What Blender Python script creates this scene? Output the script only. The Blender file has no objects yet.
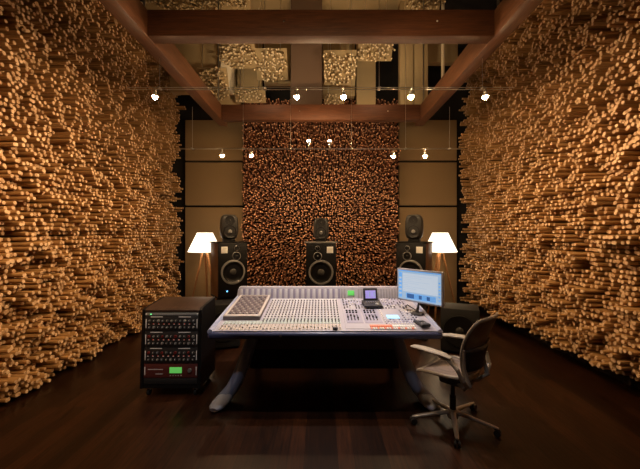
import bpy, bmesh, math, random
from mathutils import Vector, Matrix, noise
random.seed(7)
PI = math.pi
scene = bpy.context.scene
COL = scene.collection
R = math.radians

# ------------------------------------------------------------------ materials
def mat(name, color, rough=0.5, metal=0.0, emit=None, estr=0.0, spec=0.5, noise_amt=0.0, nscale=20.0, bump=0.0, coat=0.0):
    m = bpy.data.materials.new(name); m.use_nodes = True
    nt = m.node_tree; b = nt.nodes['Principled BSDF']
    b.inputs['Base Color'].default_value = (*color, 1)
    b.inputs['Roughness'].default_value = rough
    b.inputs['Metallic'].default_value = metal
    b.inputs['Specular IOR Level'].default_value = spec
    b.inputs['Coat Weight'].default_value = coat
    if emit:
        b.inputs['Emission Color'].default_value = (*emit, 1)
        b.inputs['Emission Strength'].default_value = estr
    if noise_amt or bump:
        tc = nt.nodes.new('ShaderNodeTexCoord')
        n = nt.nodes.new('ShaderNodeTexNoise'); n.inputs['Scale'].default_value = nscale; n.inputs['Detail'].default_value = 6
        nt.links.new(tc.outputs['Object'], n.inputs['Vector'])
        if noise_amt:
            mx = nt.nodes.new('ShaderNodeMix'); mx.data_type = 'RGBA'
            mx.inputs[6].default_value = (*[c*(1-noise_amt) for c in color], 1)
            mx.inputs[7].default_value = (*[min(1, c*(1+noise_amt)) for c in color], 1)
            nt.links.new(n.outputs['Fac'], mx.inputs[0]); nt.links.new(mx.outputs[2], b.inputs['Base Color'])
        if bump:
            bp = nt.nodes.new('ShaderNodeBump'); bp.inputs['Strength'].default_value = bump; bp.inputs['Distance'].default_value = .01
            nt.links.new(n.outputs['Fac'], bp.inputs['Height']); nt.links.new(bp.outputs['Normal'], b.inputs['Normal'])
    return m

def island_wood(name, dark, light, rough=.55):
    """wood whose tone differs from one dowel to the next"""
    m = bpy.data.materials.new(name); m.use_nodes = True
    nt = m.node_tree; b = nt.nodes['Principled BSDF']
    g = nt.nodes.new('ShaderNodeNewGeometry'); r = nt.nodes.new('ShaderNodeValToRGB')
    r.color_ramp.elements[0].color = (*dark, 1); r.color_ramp.elements[1].color = (*light, 1)
    nt.links.new(g.outputs['Random Per Island'], r.inputs['Fac'])
    nt.links.new(r.outputs['Color'], b.inputs['Base Color'])
    b.inputs['Roughness'].default_value = rough
    return m

def grain_wood(name, dark, light, axis=1, rough=.35, coat=0.0, scale=6.0, stretch=14.0):
    m = bpy.data.materials.new(name); m.use_nodes = True
    nt = m.node_tree; b = nt.nodes['Principled BSDF']
    tc = nt.nodes.new('ShaderNodeTexCoord'); mp = nt.nodes.new('ShaderNodeMapping')
    s = [stretch]*3; s[axis] = 1.0
    mp.inputs['Scale'].default_value = s
    n = nt.nodes.new('ShaderNodeTexNoise'); n.inputs['Scale'].default_value = scale; n.inputs['Detail'].default_value = 8
    n.inputs['Distortion'].default_value = .4
    r = nt.nodes.new('ShaderNodeValToRGB')
    r.color_ramp.elements[0].position = .3; r.color_ramp.elements[1].position = .72
    r.color_ramp.elements[0].color = (*dark, 1); r.color_ramp.elements[1].color = (*light, 1)
    nt.links.new(tc.outputs['Object'], mp.inputs['Vector']); nt.links.new(mp.outputs['Vector'], n.inputs['Vector'])
    nt.links.new(n.outputs['Fac'], r.inputs['Fac']); nt.links.new(r.outputs['Color'], b.inputs['Base Color'])
    b.inputs['Roughness'].default_value = rough; b.inputs['Coat Weight'].default_value = coat; b.inputs['Coat Roughness'].default_value = .2
    return m

def floor_material():
    m = bpy.data.materials.new('walnut_planks'); m.use_nodes = True
    nt = m.node_tree; b = nt.nodes['Principled BSDF']; N = nt.nodes.new; L = nt.links.new
    tc = N('ShaderNodeTexCoord'); sep = N('ShaderNodeMapping'); sep.inputs['Rotation'].default_value = (0, 0, PI/2)
    br = N('ShaderNodeTexBrick'); br.inputs['Scale'].default_value = 1.0
    br.inputs['Brick Width'].default_value = 1.7; br.inputs['Row Height'].default_value = .13
    br.inputs['Mortar Size'].default_value = .0022; br.inputs['Bias'].default_value = 0
    br.offset = .37
    br.inputs['Color1'].default_value = (.013, .0048, .0021, 1); br.inputs['Color2'].default_value = (.042, .0150, .0060, 1)
    br.inputs['Mortar'].default_value = (.006, .003, .002, 1)
    L(tc.outputs['Object'], sep.inputs['Vector']); L(sep.outputs['Vector'], br.inputs['Vector'])
    mp = N('ShaderNodeMapping'); mp.inputs['Scale'].default_value = (22, 1.6, 1)
    n = N('ShaderNodeTexNoise'); n.inputs['Scale'].default_value = 2.2; n.inputs['Detail'].default_value = 9
    L(tc.outputs['Object'], mp.inputs['Vector']); L(mp.outputs['Vector'], n.inputs['Vector'])
    r = N('ShaderNodeValToRGB'); r.color_ramp.elements[0].color = (.45, .45, .45, 1); r.color_ramp.elements[1].color = (1.5, 1.4, 1.3, 1)
    r.color_ramp.elements[0].position = .3; r.color_ramp.elements[1].position = .75
    L(n.outputs['Fac'], r.inputs['Fac'])
    mx = N('ShaderNodeMix'); mx.data_type = 'RGBA'; mx.blend_type = 'MULTIPLY'; mx.inputs[0].default_value = 1
    L(br.outputs['Color'], mx.inputs[6]); L(r.outputs['Color'], mx.inputs[7]); L(mx.outputs[2], b.inputs['Base Color'])
    b.inputs['Roughness'].default_value = .33; b.inputs['Specular IOR Level'].default_value = .3
    bp = N('ShaderNodeBump'); bp.inputs['Strength'].default_value = .25; bp.inputs['Distance'].default_value = .004
    L(n.outputs['Fac'], bp.inputs['Height']); L(bp.outputs['Normal'], b.inputs['Normal'])
    return m

def weave(name, color, alpha):
    m = mat(name, color, .7)
    nt = m.node_tree; b = nt.nodes['Principled BSDF']
    b.inputs['Alpha'].default_value = alpha
    tc = nt.nodes.new('ShaderNodeTexCoord'); w = nt.nodes.new('ShaderNodeTexWave'); w.inputs['Scale'].default_value = 45
    w.bands_direction = 'Z'; w.inputs['Distortion'].default_value = 3
    r = nt.nodes.new('ShaderNodeValToRGB')
    r.color_ramp.elements[0].color = (*[c*.8 for c in color], 1); r.color_ramp.elements[1].color = (*[c*1.15 for c in color], 1)
    nt.links.new(tc.outputs['Object'], w.inputs['Vector']); nt.links.new(w.outputs['Fac'], r.inputs['Fac'])
    nt.links.new(r.outputs['Color'], b.inputs['Base Color'])
    return m

M = dict(
    side=island_wood('dowel_side', (.32, .165, .055), (.60, .345, .140)),
    tip=island_wood('dowel_end_grain', (.50, .29, .145), (.90, .62, .38)),
    side_b=island_wood('dowel_side_reddish', (.10, .030, .013), (.30, .10, .043)),
    tip_b=island_wood('dowel_end_reddish', (.16, .055, .024), (.95, .50, .28)),
    side_c=island_wood('dowel_side_pale', (.26, .17, .08), (.50, .36, .18)),
    tip_c=island_wood('dowel_end_pale', (.45, .33, .18), (.80, .62, .38)),
    board=mat('diffuser_board', (.022, .010, .005), .8),
    floor=floor_material(),
    dark=mat('dark_plaster', (.012, .009, .007), .9),
    fabric=mat('stretched_beige_fabric', (.27, .178, .086), .9, noise_amt=.07, nscale=180, bump=.15),
    fabric_up=mat('olive_beige_fabric', (.38, .27, .135), .9, noise_amt=.08, nscale=150, bump=.15),
    fabric_dk=mat('brown_fabric', (.12, .07, .042), .9, noise_amt=.1, nscale=150, bump=.15),
    fabric_lt=mat('pale_pole_lit_panel', (.72, .60, .42), .85, noise_amt=.05, nscale=150),  # pole colour; also stands in for light on the narrow hung panel
    blackf=mat('black_gap', (.004, .003, .003), .9),
    beam_y=grain_wood('polished_beam_wood', (.065, .025, .010), (.155, .058, .022), 1, .5, 0),
    beam_x=grain_wood('polished_beam_wood_cross', (.058, .020, .008), (.12, .041, .016), 0, .55, 0),
    wire=mat('steel_cable', (.65, .62, .58), .3, 1.0),
    fixture=mat('brushed_nickel', (.55, .52, .48), .3, 1.0),
    bulb=mat('halogen_bulb', (1, .9, .75), .3, emit=(1, .66, .34), estr=1150),
    blk=mat('black_lacquer', (.006, .0055, .0055), .45, spec=.3),
    blk_m=mat('matt_black', (.010, .009, .009), .7),
    wood_cab=grain_wood('speaker_veneer', (.10, .045, .02), (.24, .12, .055), 2, .4),
    cone=mat('woofer_cone', (.005, .005, .005), .3),
    dome=mat('dust_dome', (.10, .095, .09), .15, .3),
    ring=mat('driver_ring', (.33, .32, .31), .4, .4),
    plate=mat('speaker_badge', (.97, .95, .90), .4),
    gen=mat('dark_grey_casting', (.030, .029, .028), .42),
    gend=mat('dark_driver', (.010, .009, .009), .35),
    blue_led=mat('blue_power_light', (.05, .2, .6), .3, emit=(.15, .5, 1), estr=3),
    shade=None, lampwood=grain_wood('lamp_leg_wood', (.20, .085, .032), (.36, .17, .065), 2, .4),
    con_top=mat('console_grey_white', (.46, .44, .50), .4),
    con_strip=mat('channel_strip_white', (.56, .55, .57), .4),
    con_lilac=mat('console_lilac_field', (.36, .35, .46), .4),
    con_green=mat('channel_strip_mint', (.50, .60, .56), .4),
    con_beige=mat('channel_strip_beige', (.55, .48, .42), .4),
    con_grey=mat('console_mid_grey', (.33, .32, .34), .45),
    con_mod=mat('module_grey_brown', (.15, .115, .115), .5),
    con_frame=mat('module_cream_frame', (.56, .50, .46), .4),
    con_knob=mat('grey_knob', (.15, .14, .16), .35),
    con_knob_l=mat('pale_knob', (.50, .47, .46), .35),
    con_dark=mat('console_black', (.03, .03, .035), .5),
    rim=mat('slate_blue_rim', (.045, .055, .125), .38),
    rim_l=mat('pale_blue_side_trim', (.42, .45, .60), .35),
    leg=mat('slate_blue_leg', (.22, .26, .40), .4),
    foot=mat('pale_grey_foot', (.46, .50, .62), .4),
    apron=mat('dark_taupe_apron', (.13, .09, .08), .6),
    orange=mat('orange_buttons', (.80, .25, .14), .4, emit=(.9, .25, .12), estr=.12),
    green_scr=mat('green_lcd', (.1, .5, .12), .3, emit=(.13, .55, .10), estr=.6),
    cyan_scr=mat('cyan_lcd', (.3, .6, .8), .3, emit=(.35, .65, .85), estr=.8),
    scr_bg=mat('screen_pale_blue', (.05, .06, .08), .2, emit=(.40, .58, .80), estr=.75),
    scr_w=mat('screen_white', (.08, .08, .09), .2, emit=(.62, .72, .84), estr=.75),
    scr_b=mat('screen_blue', (.1, .3, .6), .2, emit=(.10, .28, .62), estr=.8),
    scr_d=mat('screen_navy', (.02, .08, .25), .2, emit=(.02, .08, .25), estr=.8),
    scr_p=mat('screen_violet', (.3, .25, .6), .2, emit=(.28, .24, .6), estr=.7),
    mon=mat('monitor_silver_grey', (.36, .36, .42), .35, .3),
    white_btn=mat('white_button', (.85, .82, .78), .4),
    rack_face=mat('black_faceplate', (.02, .018, .018), .45),
    rack_red=mat('dark_red_faceplate', (.10, .022, .018), .45),
    rack_top=mat('grey_faceplate', (.34, .36, .34), .4, .5),
    knob_r=mat('red_knob', (.20, .022, .018), .35),
    knob_g=mat('silver_knob', (.30, .30, .28), .3, .5),
    knob_k=mat('dark_knob', (.06, .06, .06), .3),
    led_g=mat('green_lamp', (.1, .8, .2), .3, emit=(.15, .9, .3), estr=2),
    led_r=mat('red_lamp', (.9, .1, .05), .3, emit=(.9, .1, .05), estr=.35),
    ch_frame=mat('chair_frame_zinc', (.42, .37, .31), .4, .1),
    ch_alu=mat('chair_cast_base', (.46, .42, .38), .35, .5),
    ch_pad=mat('chair_arm_pad', (.42, .37, .30), .55),
    ch_dark=mat('chair_dark_plastic', (.035, .03, .028), .5),
    ch_mesh=weave('chair_mesh', (.26, .20, .17), .88),
)
# lamp shade: opaque linen, the glow of the lamp inside put in as emission
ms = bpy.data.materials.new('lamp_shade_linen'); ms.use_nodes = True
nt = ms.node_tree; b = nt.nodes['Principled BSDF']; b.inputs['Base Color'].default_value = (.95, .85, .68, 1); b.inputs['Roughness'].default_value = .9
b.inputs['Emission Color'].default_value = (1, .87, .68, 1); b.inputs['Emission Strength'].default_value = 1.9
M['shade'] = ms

# ------------------------------------------------------------------ mesh helpers
class MB:
    def __init__(s): s.V = []; s.F = []; s.I = []
    def add(s, V, F, mi=0, mtx=None):
        o = len(s.V)
        s.V += [tuple(mtx @ Vector(v)) for v in V] if mtx else [tuple(v) for v in V]
        s.F += [tuple(i+o for i in f) for f in F]
        s.I += [mi]*len(F) if isinstance(mi, int) else mi
        return s
    def box(s, c, d, bev=0, rot=None, mi=0, seg=2):
        bm = bmesh.new(); bmesh.ops.create_cube(bm, size=1)
        for v in bm.verts: v.co = Vector((v.co.x*d[0], v.co.y*d[1], v.co.z*d[2]))
        if bev: bmesh.ops.bevel(bm, geom=list(bm.edges), offset=min(bev, min(d)*.49), segments=seg, affect='EDGES', profile=.5)
        mx = Matrix.Translation(c) @ (rot.to_4x4() if rot else Matrix.Identity(4))
        bm.verts.ensure_lookup_table(); bm.verts.index_update()
        V = [v.co.copy() for v in bm.verts]; F = [[v.index for v in f.verts] for f in bm.faces]; bm.free()
        return s.add(V, F, mi, mx)
    def b2(s, x0, x1, y0, y1, z0, z1, bev=0, mi=0): return s.box(((x0+x1)/2, (y0+y1)/2, (z0+z1)/2), (x1-x0, y1-y0, z1-z0), bev, mi=mi)
    def lathe(s, prof, o=(0, 0, 0), ax=(0, 0, 1), n=24, mi=0, caps=True):
        q = Vector(ax).to_track_quat('Z', 'Y').to_matrix().to_4x4(); mx = Matrix.Translation(o) @ q
        V = []; F = []; I = []
        for r, h in prof: V += [(r*math.cos(2*PI*k/n), r*math.sin(2*PI*k/n), h) for k in range(n)]
        for j in range(len(prof)-1):
            m_ = mi if isinstance(mi, int) else mi[j]
            for k in range(n):
                a = j*n+k; c = j*n+(k+1) % n
                F.append((a, c, c+n, a+n)); I.append(m_)
        if caps:
            F.append(tuple(range(n-1, -1, -1))); I.append(I[0]); F.append(tuple((len(prof)-1)*n+k for k in range(n))); I.append(I[-2] if len(I) > 1 else 0)
        return s.add(V, F, I, mx)
    def cyl(s, p0, p1, r0, r1=None, n=16, mi=0):
        p0 = Vector(p0); p1 = Vector(p1); d = p1-p0
        return s.lathe([(r0, 0), (r0 if r1 is None else r1, d.length)], p0, d, n, mi)
    def tube(s, P, rad, n=10, mi=0, closed=False, up=(0, 0, 1), flat=1.0):
        P = [Vector(p) for p in P]; V = []; F = []; m = len(P)
        for i, p in enumerate(P):
            if closed: t = P[(i+1) % m]-P[i-1]
            else: t = P[min(i+1, m-1)]-P[max(i-1, 0)]
            t.normalize(); u = Vector(up)
            a = t.cross(u)
            if a.length < 1e-3: a = t.cross(Vector((1, 0, 0)))
            a.normalize(); c = a.cross(t)
            r = rad[i] if isinstance(rad, list) else rad
            if isinstance(r, (int, float)): r = (r, r*flat)
            for k in range(n):
                w = 2*PI*k/n; V.append(p + a*math.cos(w)*r[0] + c*math.sin(w)*r[1])
        for i in range(m if closed else m-1):
            j = (i+1) % m
            for k in range(n): F.append((i*n+k, i*n+(k+1) % n, j*n+(k+1) % n, j*n+k))
        if not closed: F.append(tuple(range(n-1, -1, -1))); F.append(tuple((m-1)*n+k for k in range(n)))
        return s.add(V, F, mi)
    def prism(s, poly, a0, a1, axis='x', mi=0):
        n = len(poly)
        def v(p, a): return {'x': (a, p[0], p[1]), 'y': (p[0], a, p[1]), 'z': (p[0], p[1], a)}[axis]
        V = [v(p, a0) for p in poly]+[v(p, a1) for p in poly]
        F = [tuple(range(n-1, -1, -1)), tuple(range(n, 2*n))]+[(k, (k+1) % n, n+(k+1) % n, n+k) for k in range(n)]
        return s.add(V, F, mi)
    def build(s, name, mats, parent=None, loc=None, smooth=35, fix=True):
        me = bpy.data.meshes.new(name); me.from_pydata(s.V, [], s.F)
        for m in (mats if isinstance(mats, (list, tuple)) else [mats]): me.materials.append(m)
        me.polygons.foreach_set('material_index', s.I)
        if fix:
            bm = bmesh.new(); bm.from_mesh(me); bmesh.ops.recalc_face_normals(bm, faces=bm.faces); bm.to_mesh(me); bm.free()
        if smooth:
            me.polygons.foreach_set('use_smooth', [True]*len(me.polygons)); me.set_sharp_from_angle(angle=R(smooth))
        me.update()
        o = bpy.data.objects.new(name, me); COL.objects.link(o)
        if parent: o.parent = parent
        if loc: o.location = loc
        return o

def thing(name, label, cat, loc=(0, 0, 0), rz=0, group=None, rot=None):
    o = bpy.data.objects.new(name, None); COL.objects.link(o); o.empty_display_size = .1
    o.location = loc; o.rotation_euler = rot or (0, 0, rz); o['label'] = label; o['category'] = cat
    if group: o['group'] = group
    return o
def tag(o, label, cat, group=None):
    o['label'] = label; o['category'] = cat
    if group: o['group'] = group
    return o
def struct(o): o['kind'] = 'structure'; return o
def dup(root, loc, rz=None, label=None):
    r = root.copy(); COL.objects.link(r); r.location = loc
    if rz is not None: r.rotation_euler = (0, 0, rz)
    if label: r['label'] = label
    for ch in list(root.children):
        c = ch.copy(); COL.objects.link(c); c.parent = r
        for g in ch.children:
            d = g.copy(); COL.objects.link(d); d.parent = c
    return r

# ------------------------------------------------------------------ room shell
XW = 3.58; YB = 7.75; YF = -1.6; ZC = 5.95
struct(MB().b2(-XW-.1, XW+.1, YF-.1, YB+.1, -.12, 0).build('floor', M['floor'], smooth=0))
struct(MB().b2(-XW-.1, XW+.1, YF-.1, YB+.1, ZC, ZC+.12).build('ceiling', M['dark'], smooth=0))
struct(MB().b2(-XW-.12, -XW, YF, YB, 0, ZC).build('wall_left', M['dark'], smooth=0))
struct(MB().b2(XW, XW+.12, YF, YB, 0, ZC).build('wall_right', M['dark'], smooth=0))
struct(MB().b2(-XW, XW, YB, YB+.12, 0, ZC).build('wall_back', M['dark'], smooth=0))
struct(MB().b2(-XW, XW, YF-.12, YF, 0, ZC).build('wall_front', M['dark'], smooth=0))

# ------------------------------------------------------------------ dowel diffusers
CAM = Vector((0, 0, 1.75)); F_ = 340.0
def proj(p): return 321+p[0]*F_/p[1], 232-(p[2]-1.75)*F_/p[1]
RING = [(math.cos(2*PI*k/8+.2), math.sin(2*PI*k/8+.2)) for k in range(8)]
def dowel(mb, p, d, a, c, L, r):
    """an eight-sided peg from p along d, with a cut end"""
    o = len(mb.V); q = p+d*L; q2 = q-d*.004
    mb.V += [tuple(p+a*x*r+c*y*r) for x, y in RING]+[tuple(q2+a*x*r+c*y*r) for x, y in RING]+[tuple(q+a*x*r*.86+c*y*r*.86) for x, y in RING]
    for k in range(8):
        j = (k+1) % 8
        mb.F.append((o+k, o+j, o+8+j, o+8+k)); mb.I.append(0)
        mb.F.append((o+8+k, o+8+j, o+16+j, o+16+k)); mb.I.append(1)
    mb.F.append(tuple(o+16+k for k in range(8))); mb.I.append(1)

def dowel_panel(name, label, origin, U, Vv, Nn, nu, nv, pitch, rad, length, mats, keep=100, grp=None, frame_t=.05, inside=None, hang=None, jit=.010, wob=0, foot=0):
    """a board spanned by U and Vv from its corner, with pegs standing out along Nn; the largest pegs are parts of their own"""
    U = Vector(U).normalized(); Vv = Vector(Vv).normalized(); Nn = Vector(Nn).normalized(); origin = Vector(origin)
    t = thing(name, label, 'sound diffuser', origin, 0, grp)
    pegs = []
    for i in range(nu):
        for j in range(nv):
            u = (i+.5)*pitch; v = (j+.5)*pitch
            if inside and not inside(u, v): continue
            L = length(u, v, i, j)
            if L <= 0: continue
            ju = random.uniform(-jit, jit); jv = random.uniform(-jit, jit)
            pegs.append((U*(u+ju)+Vv*(v+jv), L))
    sc = []
    for k, (p, L) in enumerate(pegs):
        w = origin+p+Nn*L
        s = -1
        if w.y > .8:
            x, y = proj(w)
            if 6 < x < 634 and 6 < y < 463: s = L*rad/(w-CAM).length_squared
        sc.append((s, k))
    sc.sort(reverse=True)
    single = set(k for s, k in sc[:keep] if s > 0) if keep else set()
    mass = MB()
    def wd(d): return (d+Vector([random.uniform(-wob, wob) for _ in range(3)])).normalized() if wob else d
    for k, (p, L) in enumerate(pegs):
        if k in single:
            m1 = MB(); dowel(m1, Vector((0, 0, 0)), wd(Nn), U, Vv, L, rad)
            m1.build('dowel', mats, t, loc=p, smooth=30, fix=False)
        else: dowel(mass, p, wd(Nn), U, Vv, L, rad)
    if mass.V:
        o = mass.build('dowel_field', mats, t, smooth=30, fix=False); o['kind'] = 'stuff'
    bd = MB(); cu = U*nu*pitch/2; cv = Vv*nv*pitch/2
    rot = Matrix((U, Vv, Nn)).transposed()
    bd.box(cu+cv-Nn*frame_t/2-Vv*foot/2, (nu*pitch, nv*pitch+foot, frame_t), 0, rot)
    bd.build('backing_board', M['fabric_up'] if hang else M['board'], t, smooth=0)
    if hang:
        for fu in (.2, .8):
            p = U*nu*pitch*fu+Vv*nv*pitch*.98-Nn*frame_t*.5
            MB().cyl(p, p+Vector((0, 0, ZC-(origin+p).z)), .006, n=6).build('hanger_rod', M['wire'], t)
    return t

def wall_len(seed):
    cells = {}
    def f(u, v, i, j):
        n1 = noise.noise(Vector((u*1.15, v*1.7, seed)))
        n2 = noise.noise(Vector((u*3.4, v*4.6, seed+9)))
        q_ = (i+(j//2)*2+(j//5))//3; key = (q_, j//2)
        if key not in cells: cells[key] = random.random()
        return max(.04, .31+.07*n1+.10*n2+.25*(cells[key]-.5)+random.choice((-.04, 0, 0, 0, .04))+random.uniform(-.02, .02))
    return f
PITCH = .054
dowel_panel('wooden_dowel_diffuser', 'left wall covered in thousands of protruding round wooden dowels, beside the black equipment rack',
            (-3.52, 1.0, .03), (0, 1, 0), (0, 0, 1), (1, 0, 0), int(6.62/PITCH), int(5.3/PITCH), PITCH, .0215, wall_len(3.1), [M['side'], M['tip']], 100, 'dowel covered walls', foot=.24)
dowel_panel('wooden_dowel_diffuser', 'right wall covered in thousands of protruding round wooden dowels, behind the mesh office chair',
            (3.52, 1.0, .21), (0, 1, 0), (0, 0, 1), (-1, 0, 0), int(6.62/PITCH), int(5.3/PITCH), PITCH, .0215, wall_len(17.7), [M['side'], M['tip']], 100, 'dowel covered walls', foot=.40, jit=.007, wob=.012)
def back_len(u, v, i, j):
    return .22+.10*noise.noise(Vector((u*2, v*2, 5)))+random.uniform(-.13, .13)
dowel_panel('wooden_dowel_diffuser', 'tall central back panel of dark reddish dowels behind the three loudspeakers',
            (-1.65, 7.35, .12), (1, 0, 0), (0, 0, 1), (0, -1, 0), 70, 94, .0468, .0155, back_len, [M['side_b'], M['tip_b']], 100, 'dowel covered walls', jit=.018, wob=.03, foot=.24)

# ------------------------------------------------------------------ fabric panels of the back wall
def fabric_panel(x0, x1, z0, z1, label, y=7.6):
    t = thing('fabric_wall_panel', label, 'wall panel', ((x0+x1)/2, y, z0), 0, 'beige fabric panels on the back wall')
    w = x1-x0; h = z1-z0
    MB().box((0, 0, h/2), (w, .09, h), .012).build('fabric_face', M['fabric'], t)
    MB().box((0, .07, h/2), (w+.03, .05, h+.03)).build('panel_frame', M['blackf'], t, smooth=0)
for sx, nm in ((-1, 'left'), (1, 'right')):
    xa, xb = sorted((sx*1.74, sx*3.02))
    lampn = 'the tripod lamp near the rack' if sx < 0 else 'the tripod lamp near the computer monitor'
    fabric_panel(xa, xb, .10, 2.30, 'lowest beige fabric panel on the back wall, behind '+lampn)
    fabric_panel(xa, xb, 2.34, 3.30, 'middle beige fabric panel between two black seams, above '+lampn)
    fabric_panel(xa, xb, 3.34, 4.24, 'top beige fabric panel just under the timber beam, high above '+lampn)

# ------------------------------------------------------------------ timber ceiling frame
t = thing('timber_ceiling_frame', 'polished brown timber beam frame hung overhead, two long beams and two crossbeams', 'ceiling beams', (0, 0, 3.6))
for s in (-1, 1):
    MB().box((s*1.71, 3.2, .125), (.14, 5.5, .25), .006).build('side_beam', M['beam_y'], t)
for y in (3.28, 5.67):
    o = MB().box((0, y, .127), (3.28, .14, .25), .006).build('crossbeam', M['beam_x'], t)
    bt = MB()
    for x in (-.35, 1.1): bt.lathe([(.008, 0), (.011, .004), (.006, .008)], (x, y-.07, .14), (0, -1, 0), 10)
    bt.build('bolt', M['fixture'], o)
for x in (-1.71, 1.71):
    for y in (.8, 3.28, 5.67): MB().cyl((x, y, .25), (x, y, ZC-3.6), .012, n=8).build('hanger_rod', M['wire'], t)

# ------------------------------------------------------------------ things hung between the beams and the ceiling
def baffle(x0, x1, z0, z1, y, label, m, dep=.16):
    t = thing('ceiling_baffle', label, 'acoustic panel', ((x0+x1)/2, y+dep/2, z0), 0, 'fabric panels hung above the beams')
    w = x1-x0; h = ZC-z0
    MB().box((0, 0, h/2), (w, dep, h), .008).build('fabric_face', m, t)
    MB().box((0, dep*.5+.011, h/2), (w*.98, .02, h-.02)).build('backing_board', M['board'], t, smooth=0)
baffle(-2.8, -1.85, 4.35, 5.5, 6.3, 'wide olive panel hung above the beams, beside the left timber beam', M['fabric_up'])
baffle(-1.81, -1.62, 4.32, 5.5, 6.08, 'narrow panel painted pale as a lit side, hung above the beams, left of the upper dowel cluster', M['fabric_lt'], .3)  # pale colour stands in for light on the side of a box
baffle(-1.60, -1.14, 4.48, 5.8, 6.5, 'olive panel hung behind the left dowel clusters above the beams', M['fabric_up'])
baffle(-1.13, -.59, 4.69, 5.8, 6.72, 'recessed olive panel behind the second dowel cluster above the beams', M['fabric_up'])
baffle(-.53, .02, 3.95, 5.5, 6.0, 'dark brown smooth panel hung above the beams near the middle', M['fabric_dk'])
baffle(.03, .65, 4.35, 5.8, 6.5, 'short olive panel above the central dowel cluster overhead', M['fabric_up'])
baffle(.67, 1.03, 4.0, 5.7, 6.4, 'narrow olive panel below the third dowel cluster, beside the black opening', M['fabric_up'])
baffle(1.42, 1.66, 4.0, 5.5, 6.1, 'tall tan panel hung on the right edge of the black opening overhead', M['fabric_up'])
baffle(1.68, 1.92, 4.0, 5.5, 6.1, 'tall tan panel hung second from the black opening overhead, against its twin', M['fabric_up'])
baffle(-2.2, -1.62, 4.1, 5.8, 6.75, 'shaded olive panel deep behind the left corner dowel cluster above the beams', M['fabric_up'])
baffle(2.08, 2.66, 5.05, 5.8, 6.6, 'short olive panel overhead beside the right timber beam', M['fabric_up'])
tag(MB().cyl((2.17, 6.05, 4.35), (2.17, 6.05, ZC), .03, n=12).build('ceiling_pole', M['fabric_lt']), 'thin pale vertical pole above the beams at the right', 'pole')

cp = thing('ceiling_fabric_panel', 'flat olive panel under the ceiling, seen above the near crossbeam', 'acoustic panel', (.12, 5.9, ZC-.06))
MB().box((0, 0, .02), (2.85, 1.1, .04), .006).build('fabric_face', M['fabric_up'], cp)
MB().box((0, 0, .05), (2.8, 1.05, .02)).build('backing_board', M['board'], cp, smooth=0)
def cluster(x0, x1, z0, z1, y, label, seed, dense=1.0):
    p = .047; nu = max(3, round((x1-x0)/p)); nv = max(3, round((z1-z0)/p))
    tilt = R(28)
    def ins(u, v):
        a = u/(nu*p)*2-1; c = v/(nv*p)*2-1
        return abs(a)**2.4+abs(c)**2.4+.9*noise.noise(Vector((a*1.9, c*1.9, seed*3.7))) < 1.05*dense and random.random() < .9
    def ln(u, v, i, j): return .13+.10*noise.noise(Vector((u*6, v*6, seed)))+random.uniform(-.07, .07)
    N_ = (0, -math.cos(tilt), -math.sin(tilt)); V_ = (0, -math.sin(tilt), math.cos(tilt))
    st_ = random.getstate(); n_in = sum(ins((i+.5)*p, (j+.5)*p) for i in range(nu) for j in range(nv)); random.setstate(st_)
    dowel_panel('hanging_dowel_cluster', label, (x0, y+.15, z0+.04), (1, 0, 0), V_, N_, nu, nv, p, .0160, ln, [M['side_c'], M['tip_c']], 100, 'dowel clusters above the beams', .03, ins, True, .016, .22)
cluster(-1.78, -1.15, 4.67, 5.16, 6.0, 'pale dowel cluster overhead touching the narrow pale-painted panel near its top', 1)
cluster(-1.17, -.60, 4.50, 5.0, 6.1, 'pale dowel cluster overhead just beside the dark brown smooth panel', 2)
cluster(-2.12, -1.58, 4.04, 4.55, 5.85, 'pale dowel cluster overhead in the corner by the left beam', 3)
cluster(-1.60, -1.04, 4.14, 4.42, 6.25, 'low shaded dowel cluster resting just above the far crossbeam', 4)
cluster(.05, .63, 4.36, 4.93, 6.0, 'large bright dowel cluster just past the dark brown panel toward the right', 5)
cluster(.06, .42, 4.14, 4.34, 6.3, 'small shaded dowel cluster beneath the large bright one, above a spotlight', 6)
cluster(.66, 1.29, 4.80, 5.16, 6.0, 'pale dowel cluster overhead beside the black opening', 7)
cluster(-3.05, -1.2, 5.55, 5.88, 5.75, 'wide dowel cluster at the very top edge over the left beam', 8)
cluster(1.44, 2.03, 5.55, 5.86, 5.75, 'dowel cluster at the very top edge toward the right beam', 9)
cluster(1.78, 2.6, 5.5, 5.82, 5.35, 'dowel cluster at the top edge directly above the right beam', 10)

# ------------------------------------------------------------------ cable lights
def cable(x0, x1, y, z, label, drops):
    t = thing('light_cable', label, 'cable', (0, y, z), 0, 'tensioned cables carrying the spotlights')
    for dy in (0, .05): MB().cyl((x0, dy, 0), (x1, dy, 0), .0035, n=6).build('steel_wire', M['wire'], t)
    for x in drops:
        MB().cyl((x, .025, 0), (x, .025, 3.6-z if abs(x) > 1.66 else ZC-z), .0025, n=6).build('drop_wire', M['wire'], t)
        MB().box((x, .025, 0), (.03, .075, .016), .004).build('spacer', M['fixture'], t)
cable(-2.05, 2.05, 3.60, 3.28, 'taut steel light cable in front of the beams, carrying five spotlights', (-1.72, -.6, .62, 1.72))
cable(-2.1, 2.1, 5.00, 2.98, 'taut steel light cable lower and farther back, carrying six small spotlights', (-1.9, -1.15, -.45, .45, 1.25, 1.9))

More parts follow.
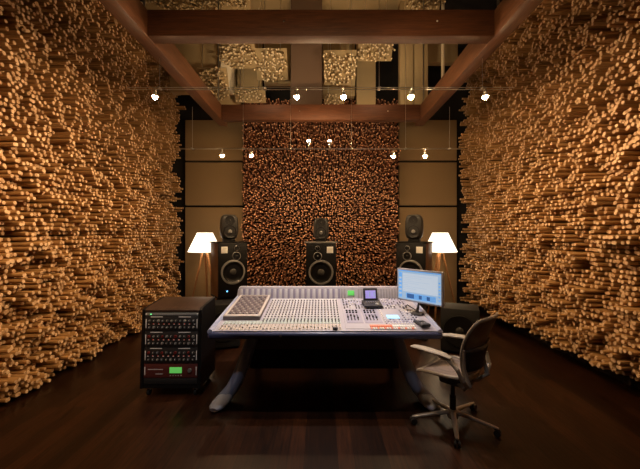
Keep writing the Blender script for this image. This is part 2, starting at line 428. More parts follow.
def spotlight(x, y, z, label, first=[]):
    zc = z+.085
    if not first:
        t = thing('cable_spotlight', label, 'spotlight', (x, y, z), 0, 'halogen spotlights on the cables')
        MB().lathe([(.001, -.027), (.014, -.023), (.024, -.012), (.027, 0), (.024, .012), (.014, .024)], n=20).build('bulb', M['bulb'], t)
        MB().lathe([(.036, .004), (.032, .018), (.018, .030), (.014, .030), (.029, .017), (.034, .004)], n=24, caps=False).build('reflector', M['fixture'], t)
        MB().lathe([(.016, .026), (.020, .029), (.020, .060), (.012, .066)], n=16).build('lamp_holder', M['fixture'], t)
        c = MB(); c.cyl((0, 0, .064), (0, 0, .088), .004, n=8); c.box((0, .0, .09), (.022, .07, .008), .002)
        c.build('cable_clip', M['fixture'], t)
        first.append(t); return t
    return dup(first[0], (x, y, z), None, label)
for x, lab in ((-1.77, 'halogen spotlight glowing against the left dowel wall, first on the upper cable'),
               (-.26, 'halogen spotlight glowing in front of the dark brown panel on the upper cable'),
               (.24, 'halogen spotlight glowing beneath the large bright dowel cluster on the upper cable'),
               (.96, 'halogen spotlight glowing in front of the tall tan panels on the upper cable'),
               (1.75, 'halogen spotlight glowing against the right dowel wall, last on the upper cable')):
    spotlight(x, 3.625, 3.19, lab)
for x, z, lab in ((-1.46, 2.88, 'halogen spotlight glowing in front of the left beige fabric panel on the lower cable'),
               (-1.03, 2.88, 'dim halogen spotlight on the lower cable at the left edge of the back dowel panel'),
               (-.18, 3.07, 'left one of the close pair of spotlights at the middle of the lower cable'),
               (.13, 3.07, 'right one of the close pair of spotlights at the middle of the lower cable'),
               (1.07, 2.87, 'halogen spotlight on the lower cable at the right edge of the back dowel panel'),
               (1.54, 2.87, 'halogen spotlight glowing in front of the right beige fabric panel on the lower cable')):
    o = spotlight(x, 5.025, z if z < 3 else 3.085, lab)
    if z > 3: o.rotation_euler = (PI, 0, 0)

# ------------------------------------------------------------------ loudspeakers
SP_W, SP_D, SP_H = .49, .42, .87
def main_speaker(x, y, z, rz, label, badge, veneer=True):
    t = thing('studio_loudspeaker', label, 'loudspeaker', (x, y, z), rz, 'large studio loudspeakers behind the console')
    MB().box((0, 0, SP_H/2), (SP_W, SP_D, SP_H), .01).build('cabinet', M['wood_cab'] if veneer else M['blk'], t)
    fy = -SP_D/2
    MB().box((0, fy-.008, SP_H/2), (SP_W-.004, .018, SP_H-.004), .004).build('front_baffle', M['blk'], t)
    f2 = fy-.0175
    def driver(name, cx, cz, r, tip):
        d = MB().lathe([(r*1.0, 0), (r*1.16, 0), (r*1.15, .012), (r*1.02, .016), (r*.98, .008)], (cx, f2, cz), (0, -1, 0), 32, caps=False).build(name, M['ring'], t)
        MB().lathe([(r*1.0, .006), (r*.92, .016), (r*.84, .008), (r*.32, .001)], (cx, f2, cz), (0, -1, 0), 32).build('cone', M['cone'], d)
        MB().lathe([(r*.34, .002), (r*.28, .018), (r*.16, .030), (r*.02, .035)], (cx, f2, cz), (0, -1, 0), 20).build('dust_cap', tip, d)
    driver('woofer', .0, .395, .175, M['dome'])
    driver('midrange', .055 if badge < 0 else -.055, .655, .062, M['dome'])
    driver('tweeter', .06 if badge < 0 else -.055, .785, .036, M['gend'])
    MB().box((.145*badge, f2-.003, .76), (.105, .008, .105), .002).build('badge', M['plate'], t)
    MB().lathe([(.012, 0), (.012, .006), (.006, .01)], (.10*(1 if badge > 0 else -1), f2, .09), (0, -1, 0), 14).build('power_light', M['blue_led'], t)
    MB().box((0, -.005, SP_H+.009), (SP_W+.05, SP_D+.03, .018), .004).build('top_plate', M['ring'] if not veneer else M['blk'], t)
    return t
def stand(x, y, rz, h, label):
    t = thing('speaker_stand', label, 'speaker stand', (x, y, 0), rz, 'black stands under the large loudspeakers')
    MB().box((0, 0, .015), (.50, .40, .03), .006).build('base_plate', M['blk_m'], t)
    MB().box((0, 0, h/2), (.34, .28, h-.05), .01).build('column', M['blk_m'], t)
    MB().box((0, 0, h-.0125), (.50, .40, .025), .006).build('top_plate', M['blk_m'], t)
def small_speaker(x, y, z, rz, label, s=1.0):
    t = thing('nearfield_monitor', label, 'loudspeaker', (x, y, z), rz, 'small rounded loudspeakers on top of the large ones')
    W, D, H = .27*s, .24*s, .38*s
    bm = bmesh.new(); bmesh.ops.create_cube(bm, size=1); bmesh.ops.subdivide_edges(bm, edges=list(bm.edges), cuts=7, use_grid_fill=True)
    for v in bm.verts:
        x_, y_, z_ = v.co*2
        k = (abs(x_)**5+abs(y_)**5+abs(z_)**5)**.2
        c = Vector((x_, y_, z_))/k
        c.x *= (1-.11*abs(c.z)**2)*(1-.18*max(0, c.y)); c.z *= 1-.1*max(0, c.y)
        v.co = Vector((c.x*W/2, c.y*D/2, c.z*H/2+H/2+.035*s))
    mb = MB(); bm.verts.ensure_lookup_table(); bm.verts.index_update()
    mb.add([v.co.copy() for v in bm.verts], [[v.index for v in f.verts] for f in bm.faces]); bm.free()
    mb.build('casing', M['gen'], t, smooth=50)
    y0 = -D/2
    o = MB().lathe([(.098*s, .0), (.094*s, .006*s), (.075*s, -.0), (.03*s, .001), (.012*s, .008)], (0, y0+.002, .155*s), (0, -1, 0), 28).build('woofer', M['gend'], t)
    MB().lathe([(.03*s, .0), (.024*s, .012), (.006*s, .017)], (0, y0, .155*s), (0, -1, 0), 16).build('dust_cap', M['ring'], o)
    o = MB().lathe([(.072*s, .0), (.068*s, .006*s), (.03*s, .001), (.012*s, .004)], (0, y0+.002, .325*s), (0, -1, 0), 24).build('tweeter', M['gend'], t)
    MB().lathe([(.014*s, .0), (.012*s, .008), (.003*s, .012)], (0, y0, .325*s), (0, -1, 0), 12).build('dome', M['dome'], o)
    MB().box((0, 0, .02*s), (.17*s, .15*s, .04*s), .008).build('foot_mount', M['blk_m'], t)
for x, y, rz, lab, bd, y2 in ((-1.56, 5.75, R(33), 'left', -1, 0), (.0, 5.75, 0, 'center', 1, 0), (1.58, 5.75, R(-31), 'right', 1, 0)):
    where = {'left': 'beside the left tripod lamp', 'center': 'in the middle, square behind the console', 'right': 'partly hidden behind the computer monitor'}[lab]
    stand(x, y, rz, .70, 'black speaker stand under the large loudspeaker '+where)
    main_speaker(x, y, .70, rz, 'large dark loudspeaker with white square badge '+where, bd, lab != 'center')
    small_speaker(x, y+.0, .70+SP_H+.018, rz*.75, 'small rounded loudspeaker atop the large one '+where, 1.10 if lab != 'center' else .97)

# ------------------------------------------------------------------ tripod lamps
def lamp(x, y, rz, label):
    t = thing('tripod_floor_lamp', label, 'floor lamp', (x, y, 0), rz, 'tripod floor lamps by the back wall')
    o = MB(); n = 40
    prof = [(.315, 1.365), (.318, 1.37), (.145, 1.74), (.142, 1.74), (.312, 1.368)]
    o.lathe(prof, n=n, caps=False).build('lamp_shade', M['shade'], t)
    for k in range(3):
        a = 2*PI*k/3+PI/2
        MB().tube([(.03*math.cos(a), .03*math.sin(a), 1.42), (.36*math.cos(a), .36*math.sin(a), .0)], [(.028, .020), (.019, .014)], n=8).build('leg', M['lampwood'], t)
    MB().lathe([(.05, 1.30), (.055, 1.31), (.055, 1.36), (.02, 1.38), (.018, 1.44)], n=20).build('leg_hub', M['fixture'], t)
    MB().lathe([(.018, 1.44), (.035, 1.48), (.045, 1.52), (.035, 1.56), (.01, 1.58)], n=16).build('bulb', mat_lampbulb, t)
    MB().tube([(.146*math.cos(k*PI/9), .146*math.sin(k*PI/9), 1.74) for k in range(18)], .003, n=6, closed=True).build('shade_ring', M['fixture'], t)
mat_lampbulb = mat('lamp_bulb', (1, .9, .8), .4, emit=(1, .72, .42), estr=90)
lamp(-2.27, 6.65, R(10), 'wooden tripod lamp with white cone shade, partly behind the left loudspeaker')
lamp(2.33, 6.65, R(25), 'wooden tripod lamp with white cone shade, behind the computer monitor')

def sub(x, y, rz, label, w=.56, d=.5, h=.62):
    t = thing('subwoofer', label, 'subwoofer', (x, y, 0), rz, 'black subwoofer boxes on the floor')
    MB().box((0, 0, h/2+.02), (w, d, h-.02), .015).build('cabinet', M['blk_m'], t)
    o = MB().lathe([(.21, 0), (.225, .0), (.22, .014), (.20, .012), (.17, .003), (.06, .002)], (0, -d/2-.0, h*.52), (0, -1, 0), 32).build('driver', M['gend'], t)
    MB().lathe([(.06, 0), (.04, .018), (.01, .024)], (0, -d/2, h*.52), (0, -1, 0), 20).build('dust_cap', M['gen'], o)
    f = [MB().lathe([(.02, 0), (.024, .01), (.022, .03)], (sx*(w/2-.05), sy*(d/2-.05), 0), n=12).build('foot', M['blk'], t) for sx in (-1, 1) for sy in (-1, 1)]
sub(2.06, 5.05, R(-22), 'black subwoofer box on the floor below the right tripod lamp', .52, .45, .64)
sub(-1.50, 5.25, R(18), 'black subwoofer box on the floor at the left end of the console', .46, .42, .66)

# ------------------------------------------------------------------ mixing console
CX, CY = .04, 3.30
con = thing('mixing_console', 'large pale mixing console with slate blue front edge and splayed legs', 'mixing console', (CX, CY, 0))
SL = .104
def P(x, v, h=0): return Vector((x, v, .778+SL*v+h))       # x across, v back from the front edge, on the deck
RX = Matrix.Rotation(math.atan(SL), 3, 'X')
W2 = 1.10
pr = MB().prism([(.04, .70), (.04, .765), (1.20, .882), (1.20, .60), (.45, .57), (.26, .67)], -W2+.01, W2-.01, 'x')
pr.build('chassis', M['apron'], con)
MB().box(P(0, .56, -.001), (2*W2, 1.10, .018), .003, RX).build('deck', M['con_top'], con)
# front rim with rounded ends, pale side trims
MB().box((0, .022, .742), (2*W2+.09, .075, .068), .03, seg=4).build('front_rim', M['rim'], con)
MB().lathe([(.012, 0), (.012, .004)], (-.43, -.0165, .745), (0, -1, 0), 12).build('key_lock', M['fixture'], con)
for s in (-1, 1):
    MB().tube([P(s*(W2+.018), -.0, .0), P(s*(W2+.020), .3, .004), P(s*(W2+.018), .8, .006), P(s*(W2+.014), 1.12, .012), (s*(W2+.012), 1.17, 1.0)], [(.026, .03), (.024, .03), (.022, .03), (.02, .03), (.018, .016)], n=10).build('side_trim', M['rim_l'], con)
    MB().prism([(.06, .705), (.06, .762), (1.16, .875), (1.16, .60), (.45, .59)], s*W2-(.0 if s > 0 else .02), s*W2+(.02 if s > 0 else 0), 'x').build('side_panel', M['rim'], con)
# lower apron and cross rail
MB().b2(-.92, .92, .66, .72, .38, .64, .008).build('modesty_panel', M['apron'], con)
MB().b2(-.90, .90, .80, .88, .10, .60, .01).build('cable_trough', M['blk_m'], con)
for s in (-1, 1):
    pts = [(s*.80, .60, .62), (s*.835, .54, .50), (s*.885, .45, .32), (s*.94, .36, .17), (s*.985, .28, .095), (s*1.03, .16, .062)]
    lg = MB().tube(pts, [(.055, .07), (.060, .078), (.064, .078), (.066, .070), (.070, .055), (.076, .048)], n=16).build('leg', M['leg'], con)
    MB().tube([(s*1.01, .19, .066), (s*1.03, .14, .055), (s*1.05, .08, .044), (s*1.068, .02, .036), (s*1.078, -.02, .030)], [(.074, .048), (.083, .050), (.084, .044), (.072, .034), (.04, .02)], n=18).build('foot', M['foot'], lg)
    MB().tube([(s*.80, .78, .60), (s*.82, .95, .35), (s*.86, 1.12, .10), (s*.88, 1.24, .04)], [(.04, .06), (.045, .06), (.05, .05), (.05, .036)], n=12).build('rear_leg', M['leg'], con)
# meter bridge
mb_ = MB().prism([(1.06, .885), (1.10, 1.035), (1.20, 1.035), (1.20, .86)], -W2, W2, 'x')
bridge = mb_.build('meter_bridge', M['con_top'], con)
sm = MB(); rb = Matrix.Rotation(-math.atan(.04/.15), 3, 'X')
k = 0; x = -W2+.02
while x < W2-.04:
    if not (.28 < x < .40):
        sm.box((x+.014, 1.078, .955), (.026, .006, .125), .001, rb, mi=k % 2 if x < .2 else 2)
    x += .036; k += 1
sm.build('strip_markings', [M['con_strip'], mat('meter_lilac_grey', (.27, .25, .34), .4), M['con_grey']], bridge)
MB().box((.345, 1.074, .965), (.085, .008, .062), .002, rb).build('green_display', M['green_scr'], bridge)
# channel strips (one plate each of 25) with coloured zones
st = MB(); xs = []
x = -.66
while x < .16:
    xs.append(x+.0165)
    for v0, v1, mi in ((.03, .19, 2), (.20, .34, 1), (.35, .62, 0), (.63, 1.04, 0)):
        st.box(P(x+.0165, (v0+v1)/2, .010), (.030, v1-v0-.006, .005), .001, RX, mi=mi)
    x += .036
xm = []
x = -1.05
while x < -.67:
    xm.append(x+.0165)
    for v0, v1, mi in ((.03, .17, 2), (.18, .27, 1)):
        st.box(P(x+.0165, (v0+v1)/2, .010), (.030, v1-v0-.006, .005), .001, RX, mi=mi)
    x += .036
st.build('channel_strips', [M['con_strip'], M['con_green'], M['con_beige']], con)
def knob_at(p, r=.0085, h=.014):
    return MB().lathe([(r, 0), (r, h*.6), (r*.8, h)], (0, 0, 0), (0, -SL, 1), 10)
kn0 = None; cnt = 0; rest = MB(); rows = [.25, .30, .38, .45, .52, .59, .67, .74, .81, .88, .95]
for v in rows:
    for x in xs:
        p = P(x, v, .012)
        if cnt < 100:
            if kn0 is None: kn0 = knob_at(p).build('knob', M['con_knob'], con, loc=p)
            else: c = kn0.copy(); COL.objects.link(c); c.parent = con; c.location = p
            cnt += 1
        else: rest.lathe([(.0085, 0), (.0085, .009), (.007, .014)], p, (0, -SL, 1), 8)
# faders along the front of every strip
fd0 = None; slots = MB()
for i, x in enumerate(xm+xs):
    slots.box(P(x, .11, .0135), (.004, .13, .002), 0, RX)
    p = P(x, .05+.09*random.random(), .02)
    if fd0 is None: fd0 = MB().box((0, 0, 0), (.014, .026, .014), .003, RX).build('fader_cap', M['con_knob_l'], con, loc=p)
    else: c = fd0.copy(); COL.objects.link(c); c.parent = con; c.location = p
slots.build('fader_slots', M['con_dark'], con)
bt = MB()
for x in xm: 
    for v in (.195, .23): bt.box(P(x, v, .014), (.012, .01, .006), .001, RX)
for x in xs:
    for v in (.215, .275, .325, .41, .485, .555, .64, .71, .78, .85): bt.box(P(x+.002, v, .014), (.016, .008, .005), .001, RX)
o = bt.build('push_buttons', M['con_knob_l'], con); o['kind'] = 'stuff'
# raised framed encoder module on the left
X0, X1, V0, V1 = -1.075, -.685, .29, 1.05
o = MB().box(P((X0+X1)/2, (V0+V1)/2, .028), (X1-X0, V1-V0, .045), .006, RX).build('encoder_module', M['con_mod'], con)
fr = MB()
for a, b_, c, d in ((X0, X0+.028, V0, V1), (X1-.028, X1, V0, V1), (X0, X1, V0, V0+.045), (X0, X1, V1-.02, V1)):
    fr.box(P((a+b_)/2, (c+d)/2, .052), (b_-a, d-c, .014), .004, RX)
fr.build('module_frame', M['con_frame'], o)
me_ = MB()
for i in range(9):
    for j in range(9):
        me_.lathe([(.010, 0), (.010, .008), (.008, .012)], P(X0+.055+i*.0355, V0+.09+j*.072, .050), (0, -SL, 1), 8, mi=(i+j) % 2)
q = me_.build('module_knobs', [M['con_knob'], M['con_knob_l']], o); q['kind'] = 'stuff'
# centre section on the right
cs = MB().box(P(.605, .55, .010), (.80, 1.0, .006), .002, RX).build('master_section', M['con_top'], con)
g = MB()
for x0, x1, v0, v1 in ((.23, .40, .20, .62), (.42, .60, .20, .62), (.22, 1.0, .78, 1.03), (.62, 1.0, .20, .30)):
    g.box(P((x0+x1)/2, (v0+v1)/2, .0145), (x1-x0, v1-v0, .003), .001, RX)
g.build('grey_field', M['con_lilac'], cs)
for x in (.25, .285, .32, .355, .45, .485, .52, .555):
    fb = MB(); fb.box(P(x, .36, .018), (.012, .17, .004), .001, RX); fb.box(P(x, .36+random.uniform(-.05, .05), .026), (.018, .03, .014), .003, RX)
    for v in (.50, .56): fb.lathe([(.011, 0), (.011, .010), (.009, .014)], P(x, v, .016), (0, -SL, 1), 10)
    fb.build('fader', M['con_dark'], cs)
kb = MB(); random.seed(3)
for i in range(22):
    for j in range(10):
        x = .235+i*.0345; v = .66+j*.038
        if random.random() < .62 and not (.66 < x < .86 and v < .55): kb.lathe([(.009, 0), (.009, .009), (.006, .013)], P(x, v, .014), (0, -SL, 1), 8, mi=random.choice((0, 0, 1, 2)))
for i in range(12):
    for j in range(8):
        x = .63+i*.032; v = .18+j*.058
        if not (.63 < x < .84 and .34 < v < .60): kb.box(P(x, v, .018), (.016, .018, .010), .002, RX, mi=random.choice((0, 1, 1, 2)))
q = kb.build('master_buttons', [M['con_knob'], M['white_btn'], M['con_grey']], cs); q['kind'] = 'stuff'
MB().box(P(.735, .37, .018), (.13, .105, .010), .003, RX).build('lcd_screen', M['cyan_scr'], cs)
ob = MB()
for i in range(20):
    ob.box(P(.46+i*.0225, .105, .020), (.018, .05, .012), .002, RX, mi=0 if i < 10 else 1)
    ob.box(P(.46+i*.0225, .045, .020), (.016, .03, .010), .002, RX, mi=1 if i % 3 else 0)
ob.build('orange_buttons', [M['orange'], M['white_btn']], cs)
MB().box(P(.10, .04, .022), (.05, .04, .022), .005, RX).build('talkback_button', M['con_dark'], con)
q = rest.build('knob_field', M['con_knob'], con); q['kind'] = 'stuff'

# ------------------------------------------------------------------ things standing on the console
# computer monitor
A = Vector((.883, 3.95)); B = Vector((1.256, 3.50)); mid = (A+B)/2; ang = math.atan2(B.y-A.y, B.x-A.x)
zd = .778+SL*(mid.y-3.3)+.02
t = thing('computer_monitor', 'wide silver computer monitor showing pale blue recording software, on the console', 'computer monitor', (mid.x, mid.y, zd), ang)
W, H, zb = .585, .365, .970-zd
MB().box((0, .018, zb+H/2), (W, .035, H), .008).build('casing', M['mon'], t)
def fl(mb, x0, x1, z0, z1, y, mi): mb.box((-W/2+(x0+x1)/2*W, y, zb+(z0+z1)/2*H), ((x1-x0)*W, .001, (z1-z0)*H), 0, mi=mi)
s_ = MB(); fl(s_, .035, .965, .05, .95, -.0005, 0)
fl(s_, .035, .965, .915, .95, -.0012, 2); fl(s_, .14, .90, .30, .86, -.0012, 1); fl(s_, .05, .12, .1, .88, -.0012, 2)
fl(s_, .22, .86, .09, .26, -.0012, 2)
fl(s_, .24, .40, .11, .24, -.0018, 3)
for i in range(5): fl(s_, .42+.085*i, .485+.085*i, .12, .23, -.0018, 3 if i % 2 else 2)
for i in range(9): fl(s_, .15, .15+.7*((i*37) % 11+1)/12, .34+.055*i, .346+.055*i, -.0018, 0)
for i in range(6): fl(s_, .915, .95, .15+.1*i, .19+.1*i, -.0012, 2)
for i in range(5): fl(s_, .06, .11, .2+.12*i, .25+.12*i, -.0018, 1)
s_.build('screen', [M['scr_bg'], M['scr_w'], M['scr_b'], M['scr_d']], t, smooth=0)
MB().tube([(-.05, .04, .01), (-.05, .06, .06), (-.03, .07, zb+.05), (0, .045, zb+.12)], [(.022, .014)]*4, n=10).build('stand_arm', M['con_dark'], t)
MB().lathe([(.075, 0), (.075, .008), (.03, .014)], (-.05, .04, 0), n=24).build('stand_base', M['con_dark'], t)
MB().tube([(-.06, .08, .02), (-.14, .12, .02), (-.22, .10, .06), (-.28, .16, .03), (-.34, .2, .008)], .006, n=8).build('cable', M['con_dark'], t)
# meter remote with tilted little screen
zz = .778+SL*.80+.018
t = thing('desktop_meter', 'small black desktop controller with lit violet screen, standing by the meter bridge', 'controller', (.60, 4.06, zz), R(4))
MB().prism([(-.13, 0), (-.13, .018), (.02, .05), (.06, .05), (.06, 0)], -.105, .105, 'x').build('base', M['con_dark'], t)
rt = Matrix.Rotation(R(-14), 3, 'X')
p_ = MB().box((0, .055, .118), (.175, .022, .145), .008, rt).build('screen_housing', M['con_dark'], t)
MB().box((0, .043, .118), (.125, .002, .095), 0, rt).build('display', M['scr_p'], p_)
sc_ = MB()
for i in range(6): sc_.box((-.045+i*.018, .0416, .10+.01*(i % 3)), (.010, .001, .03+.015*(i % 3)), 0, rt)
sc_.build('display_bars', M['scr_bg'], p_)
kk = MB()
for i in range(6): kk.lathe([(.010, 0), (.010, .012), (.007, .015)], (-.07+i*.028, -.05, .034), (0, -.2, 1), 10)
kk.lathe([(.024, 0), (.024, .012), (.018, .016)], (.05, -.095, .024), (0, -.2, 1), 16)
kk.build('control_knobs', M['knob_g'], t)
# black remote at the front right
zz = .778+SL*.13+.018
t = thing('talkback_remote', 'small black handheld remote lying at the front right corner of the console', 'remote', (1.02, 3.44, zz), R(12))
MB().box((0, 0, .016), (.10, .19, .032), .012, seg=3).build('body', M['con_dark'], t)
MB().lathe([(.028, 0), (.028, .012), (.020, .016)], (0, .03, .031), n=20).build('dial', M['con_grey'], t)
bb = MB()
for i in range(3): bb.box((-.025+i*.025, -.05, .034), (.016, .02, .006), .002)
bb.build('button', M['con_grey'], t)

# ------------------------------------------------------------------ equipment rack
RX0, RX1, RY0, RY1 = -1.92, -1.28, 3.60, 4.12
rw = RX1-RX0; rc = (RX0+RX1)/2
rk = thing('equipment_rack', 'black wheeled equipment rack with sloping front, at the left of the console', 'equipment rack', (rc, RY0, 0))
def fy(z): return .0+(z-.10)*.055                      # the front leans back
side = [(.0, .09), (.52, .09), (.52, .965), (.10, .93), (.055, .91)]
for s in (-1, 1): MB().prism(side, s*rw/2-(.03 if s > 0 else 0), s*rw/2+(.03 if s < 0 else 0), 'x').build('side_panel', M['blk'], rk)
MB().prism([(.055, .91), (.10, .93), (.52, .965), (.52, .945), (.10, .905), (.058, .89)], -rw/2+.03, rw/2-.03, 'x').build('top_panel', grain_wood('dark_rack_top', (.04, .022, .015), (.08, .045, .03), 1, .35), rk)
MB().b2(-rw/2+.03, rw/2-.03, .01, .51, .09, .13).build('bottom_panel', M['blk'], rk)
MB().b2(-rw/2+.03, rw/2-.03, .49, .515, .13, .93).build('back_panel', M['blk'], rk)
for s in (-1, 1):
    for y in (.06, .46):
        c = MB(); c.cyl((s*.25-.012, y, .035), (s*.25+.012, y, .035), .035, n=20); w = c.build('caster', M['blk_m'], rk)
        MB().box((s*.25, y+.012, .072), (.05, .05, .036), .006).build('caster_fork', M['fixture'], w)
Rk = Matrix.Rotation(-math.atan(.055), 3, 'X')
UW = rw-.07
def unit(z0, z1, name, label, kindn):
    h = z1-z0; zc = (z0+z1)/2
    t = thing(name, label, 'rack unit', (rc, RY0+fy(z0)+.012, z0), 0, 'audio units mounted in the rack')
    face = {'strip': M['rack_top'], 'eq': M['rack_face'], 'rev': M['rack_red']}[kindn]
    def Q(x, z, out=0): return Vector((x, z*.055-out, z))
    MB().box(Q(0, h/2), (UW, .012, h-.004), .002, Rk).build('faceplate', face, t)
    MB().box(Q(0, h/2, -.14), (UW-.04, .26, h-.012), 0, Rk).build('chassis', M['blk_m'], t)
    for s in (-1, 1):
        MB().box(Q(s*(UW/2-.012), h/2, .008), (.009, .004, h*.6), .001, Rk).build('rack_ear', M['white_btn'], t)
    ax = (0, -1, .055)
    if kindn == 'strip':
        l = MB(); l.lathe([(.006, 0), (.005, .005)], Q(-UW/2+.06, h/2, .006), ax, 10); l.build('power_light', M['led_g'], t)
        w = MB()
        for i in range(16): w.box(Q(-UW/2+.10+i*.027, h/2, .007), (.014, .003, h*.35), 0, Rk)
        w.build('switch', M['con_grey'], t)
    elif kindn == 'eq':
        KN = [M['knob_k'], M['knob_g'], M['knob_r']]
        r = 0
        for row, zf in enumerate((.25, .68)):
            for i in range(11):
                x = -UW/2+.05+i*(UW-.10)/10
                mi = 2 if (i*3+row+int(z0*50)) % 9 == 0 else 1 if (i+row*2+int(z0*30)) % 3 == 0 else 0
                rr = .0155 if (i+row) % 2 else .0125
                kq = MB().lathe([(rr, 0), (rr, .012), (rr*.75, .02)], Q(x, h*zf, .005), ax, 14, mi=0).build('knob', KN[mi], t)
                MB().box(Q(x+.002, h*zf+rr*.4, .027), (.004, .003, rr*.8), 0, Rk).build('pointer', M['white_btn'] if mi < 2 else M['blk'], kq)
        w = MB()
        for i in range(10): 
            x = -UW/2+.04+i*(UW-.08)/9
            w.box(Q(x, h*.46, .007), (.016, .003, .007), 0, Rk)
        for a_ in (-.16, .14): w.box(Q(a_, h*.94, .007), (.13, .003, .008), 0, Rk)
        w.build('faceplate_marking', M['white_btn'], t)
        w = MB()
        for i in range(8): w.lathe([(.004, 0), (.004, .003)], Q(-UW/2+.09+i*(UW-.18)/7, h*.48, .006), ax, 8)
        w.build('indicator_dots', M['led_r'], t)
    else:
        MB().box(Q(.055, h*.55, .008), (.13, .006, h*.42), .002, Rk).build('green_display', M['green_scr'], t)
        MB().lathe([(.022, 0), (.020, .018), (.012, .02)], Q(.205, h*.55, .006), ax, 18).build('data_wheel', M['knob_g'], t)
        w = MB(); w.box(Q(-.16, h*.6, .007), (.16, .003, .008), 0, Rk); w.box(Q(-.12, h*.28, .007), (.08, .003, .007), 0, Rk)
        for i in range(5): w.box(Q(.0+i*.028, h*.17, .007), (.014, .003, .008), 0, Rk)
        w.build('faceplate_marking', M['con_knob_l'], t)
unit(.852, .884, 'patch_strip', 'thin grey unit with a green light, topmost in the rack', 'strip')
unit(.69, .849, 'audio_equalizer', 'black unit full of knobs, upper of the three alike in the rack', 'eq')
unit(.52, .687, 'audio_equalizer', 'black unit full of knobs, middle of the three alike in the rack', 'eq')
unit(.35, .517, 'audio_equalizer', 'black unit full of knobs, lower of the three alike in the rack', 'eq')
unit(.20, .347, 'reverb_unit', 'dark red unit with a bright green display, lowest in the rack', 'rev')
MB().box((0, fy(.165)+.012, .165), (UW, .012, .06), .002, Rk).build('blank_panel', M['blk_m'], rk)

# ------------------------------------------------------------------ mesh office chair
ch = thing('mesh_office_chair', 'grey mesh-back swivel office chair with padded arms, at the right end of the console', 'office chair', (1.21, 3.12, 0), R(43))
# local frame: +Y is forward
base = MB().lathe([(.045, .05), (.05, .06), (.05, .115), (.035, .13)], n=20).build('base_hub', M['ch_alu'], ch)
for k in range(5):
    a = 2*PI*k/5+R(-106-43)
    dx, dy = math.cos(a), math.sin(a)
    lg = MB().tube([(dx*.03, dy*.03, .105), (dx*.15, dy*.15, .092), (dx*.34, dy*.34, .070), (dx*.375, dy*.375, .066)], [(.026, .020), (.023, .016), (.018, .011), (.012, .008)], n=10).build('base_leg', M['ch_alu'], ch)
    c = MB()
    for s in (-1, 1):
        o = Vector((dx*.365-dy*s*.016, dy*.365+dx*s*.016, .028)); q = Vector((-dy, dx, 0))*.008
        c.cyl(o-q, o+q, .028, n=16)
    c.cyl((dx*.365, dy*.365, .028), (dx*.365, dy*.365, .07), .007, n=8)
    c.build('caster', M['ch_dark'], lg)
MB().lathe([(.028, .12), (.028, .26), (.018, .262), (.018, .40)], n=16).build('gas_lift', M['ch_dark'], ch)
MB().box((0, -.03, .405), (.17, .26, .07), .025, seg=3).build('tilt_mechanism', M['ch_dark'], ch)
# seat: superellipse outline with a drooping front
def seat_pt(a, k=1.0):
    c, s = math.cos(a), math.sin(a)
    e = .55
    x = .255*k*abs(c)**e*(1 if c > 0 else -1); y = .225*k*abs(s)**e*(1 if s > 0 else -1)
    x *= 1+.06*y/.225
    return (x, y+.03, .495-.05*max(0, y/.225)**3*1.0+.02*max(0, -y/.225)**2+.018*(x/.255)**2-.012*(1-k))
N = 40
MB().tube([seat_pt(2*PI*k/N) for k in range(N)], (.020, .014), n=8, closed=True).build('seat_frame', M['ch_frame'], ch)
sm = MB(); V = [seat_pt(0, 0)]; F = []
for r in range(1, 6):
    V += [seat_pt(2*PI*k/N, r/5*.98) for k in range(N)]
for k in range(N): F.append((0, 1+k, 1+(k+1) % N))
for r in range(4):
    for k in range(N): a = 1+r*N+k; b2_ = 1+r*N+(k+1) % N; F.append((a, a+N, b2_+N, b2_))
sm.add(V, F); o = sm.build('seat', M['ch_mesh'], ch, smooth=60)
md = o.modifiers.new('thick', 'SOLIDIFY'); md.thickness = .006
# backrest
def wid(t): return .150+.115*math.sin(min(1, t/.72)*PI/2)**1.3-.05*max(0, (t-.72)/.28)**2
def back_pt(t, s):
    w = wid(t); x = s*w
    y = -.20-.10*t-.05*t*t+.035*math.sin(t*PI)*0.6+.05*(abs(s)**2)*(w/.26)
    z = .485+.535*t+.012*(1-s*s)*(t > .5)
    return Vector((x, y, z))
prof = [(t_/20, 1) for t_ in range(0, 20)]
loop = [back_pt(t_, 1) for t_, _ in prof]+[back_pt(1.0, s) for s in (.92, .7, .35, 0, -.35, -.7, -.92)]+[back_pt(t_, -1) for t_, _ in reversed(prof)]+[back_pt(0, s) for s in (-.5, 0, .5)]
MB().tube(loop, (.016, .013), n=8, closed=True, up=(0, 1, 0)).build('back_frame', M['ch_frame'], ch)
bk = MB(); V = []; F = []
for i in range(21):
    for j in range(13): V.append(back_pt(i/20, -1+j/6))
for i in range(20):
    for j in range(12): a = i*13+j; F.append((a, a+1, a+14, a+13))
bk.add(V, F); o = bk.build('backrest', M['ch_mesh'], ch, smooth=60)
md = o.modifiers.new('thick', 'SOLIDIFY'); md.thickness = .005
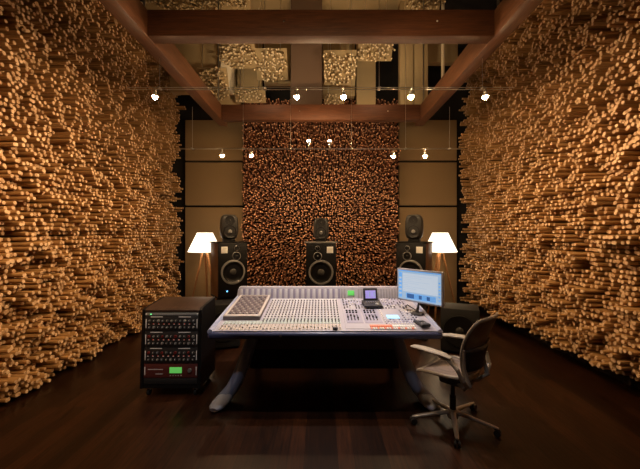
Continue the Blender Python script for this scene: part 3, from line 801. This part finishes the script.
# lumbar support and spine behind
lp = MB(); V = []; F = []
for i in range(9):
    for j in range(13):
        t_ = .16+.36*i/8; s = -1+j/6
        p = back_pt(t_, s*.93); p.y -= .030+.012*(1-s*s); V.append(p)
for i in range(8):
    for j in range(12): a = i*13+j; F.append((a, a+1, a+14, a+13))
lp.add(V, F); o = lp.build('lumbar_pad', M['gen'], ch, smooth=60)
md = o.modifiers.new('thick', 'SOLIDIFY'); md.thickness = .018
for s in (-1, 1):
    MB().tube([(s*.06, -.08, .40), (s*.14, -.17, .41), (s*.19, -.235, .47), tuple(back_pt(.22, s*1.03)+Vector((0, -.02, 0))), tuple(back_pt(.55, s*1.02)+Vector((0, -.02, 0)))], [(.02, .02), (.02, .018), (.02, .016), (.018, .014), (.010, .010)], n=10).build('back_upright', M['ch_frame'], ch)
    ar = MB().tube([(s*.19, -.22, .46), (s*.275, -.215, .53), (s*.295, -.18, .62), (s*.295, -.11, .675), (s*.29, -.02, .69)], [(.022, .02), (.022, .02), (.022, .018), (.022, .015), (.02, .012)], n=10).build('armrest', M['ch_frame'], ch)
    MB().tube([(s*.30, -.13, .700), (s*.298, -.06, .714), (s*.292, .05, .716), (s*.275, .16, .712), (s*.252, .25, .700), (s*.245, .28, .692)], [(.020, .010), (.040, .016), (.045, .018), (.043, .018), (.036, .014), (.012, .006)], n=14).build('arm_pad', M['ch_pad'], ar)

# ------------------------------------------------------------------ lights
def spot(loc, target, power, color, size, blend=.6, rad=.04):
    l = bpy.data.lights.new('spot', 'SPOT'); l.energy = power; l.color = color; l.spot_size = R(size); l.spot_blend = blend; l.shadow_soft_size = rad
    o = bpy.data.objects.new('added_spot_light', l); COL.objects.link(o); o.location = loc  # light added on its own, without a lamp body
    o.rotation_euler = (Vector(target)-Vector(loc)).to_track_quat('-Z', 'Y').to_euler(); return o
WARM = (1, .64, .32); NEUT = (1, .93, .93)
# unseen spots added to brighten the side walls, some beside cable lamps
for s in (-1, 1):
    spot((-s*.3, 2.3, 3.3), (s*3.4, 3.4 if s < 0 else 4.6, 2.1 if s < 0 else 2.4), 195 if s < 0 else 125, WARM, 72, 1)
    spot((s*1.75, 2.3 if s < 0 else 3.3, 3.45), (s*3.3, 3.2 if s < 0 else 4.4, .9), 125 if s < 0 else 60, WARM, 90, 1)
    spot((s*1.5, 5.0, 3.0), (s*3.3, 5.7, 1.3), 40, WARM, 90, 1)
# key spots added to brighten the console, with no fixture
spot((.0, 4.2, 3.9), (.0, 3.85, .85), 250, NEUT, 56, .4, .05)
spot((.1, 3.2, 3.56), (.05, 3.95, .85), 90, NEUT, 50, .5, .05)
spot((0, .2, 2.9), (0, 3.2, 3.8), 150, WARM, 66, .8, .1)  # added to light the front face of the near crossbeam
spot((-1.0, 1.2, 3.6), (-1.62, 3.65, .5), 120, NEUT, 26, .8, .05)  # added to brighten the rack front
spot((.6, 1.0, 3.8), (1.3, 3.1, .6), 28, NEUT, 28, .8, .05)  # added to brighten the chair
# added spots that brighten the inner faces of the long beams
for s in (-1, 1): spot((-s*.5, 4.4, 3.85), (s*1.64, 4.5, 3.72), 38, WARM, 60, 1)
# back panel
spot((-.8, 5.3, 2.9), (-.5, 7.2, 1.5), 60, WARM, 90, .9)
spot((.8, 5.3, 2.9), (.5, 7.2, 1.5), 60, WARM, 90, .9)
# up-light added above the beams to brighten the hung panels
spot((-.9, 4.7, 3.9), (-.9, 6.4, 5.0), 50, (1, .78, .5), 100, .9)
spot((.9, 4.7, 3.9), (.9, 6.4, 5.0), 50, (1, .78, .5), 100, .9)

w = bpy.data.worlds.new('World'); scene.world = w; w.use_nodes = True
w.node_tree.nodes['Background'].inputs[0].default_value = (.02, .012, .006, 1)
w.node_tree.nodes['Background'].inputs[1].default_value = .3

# ------------------------------------------------------------------ camera and view
cam = bpy.data.cameras.new('Camera'); co = bpy.data.objects.new('Camera', cam); COL.objects.link(co)
co.location = CAM; co.rotation_euler = (PI/2, 0, 0)
cam.sensor_width = 36; cam.lens = 36*340/640; cam.shift_x = -1/640; cam.shift_y = -2.5/640
cam.clip_start = .05
scene.camera = co
scene.view_settings.view_transform = 'Standard'; scene.view_settings.look = 'None'
scene.view_settings.gamma = 1; scene.view_settings.exposure = 0
scene.view_settings.use_curve_mapping = False
scene.cycles.use_denoising = True
scene.cycles.sample_clamp_indirect = 6
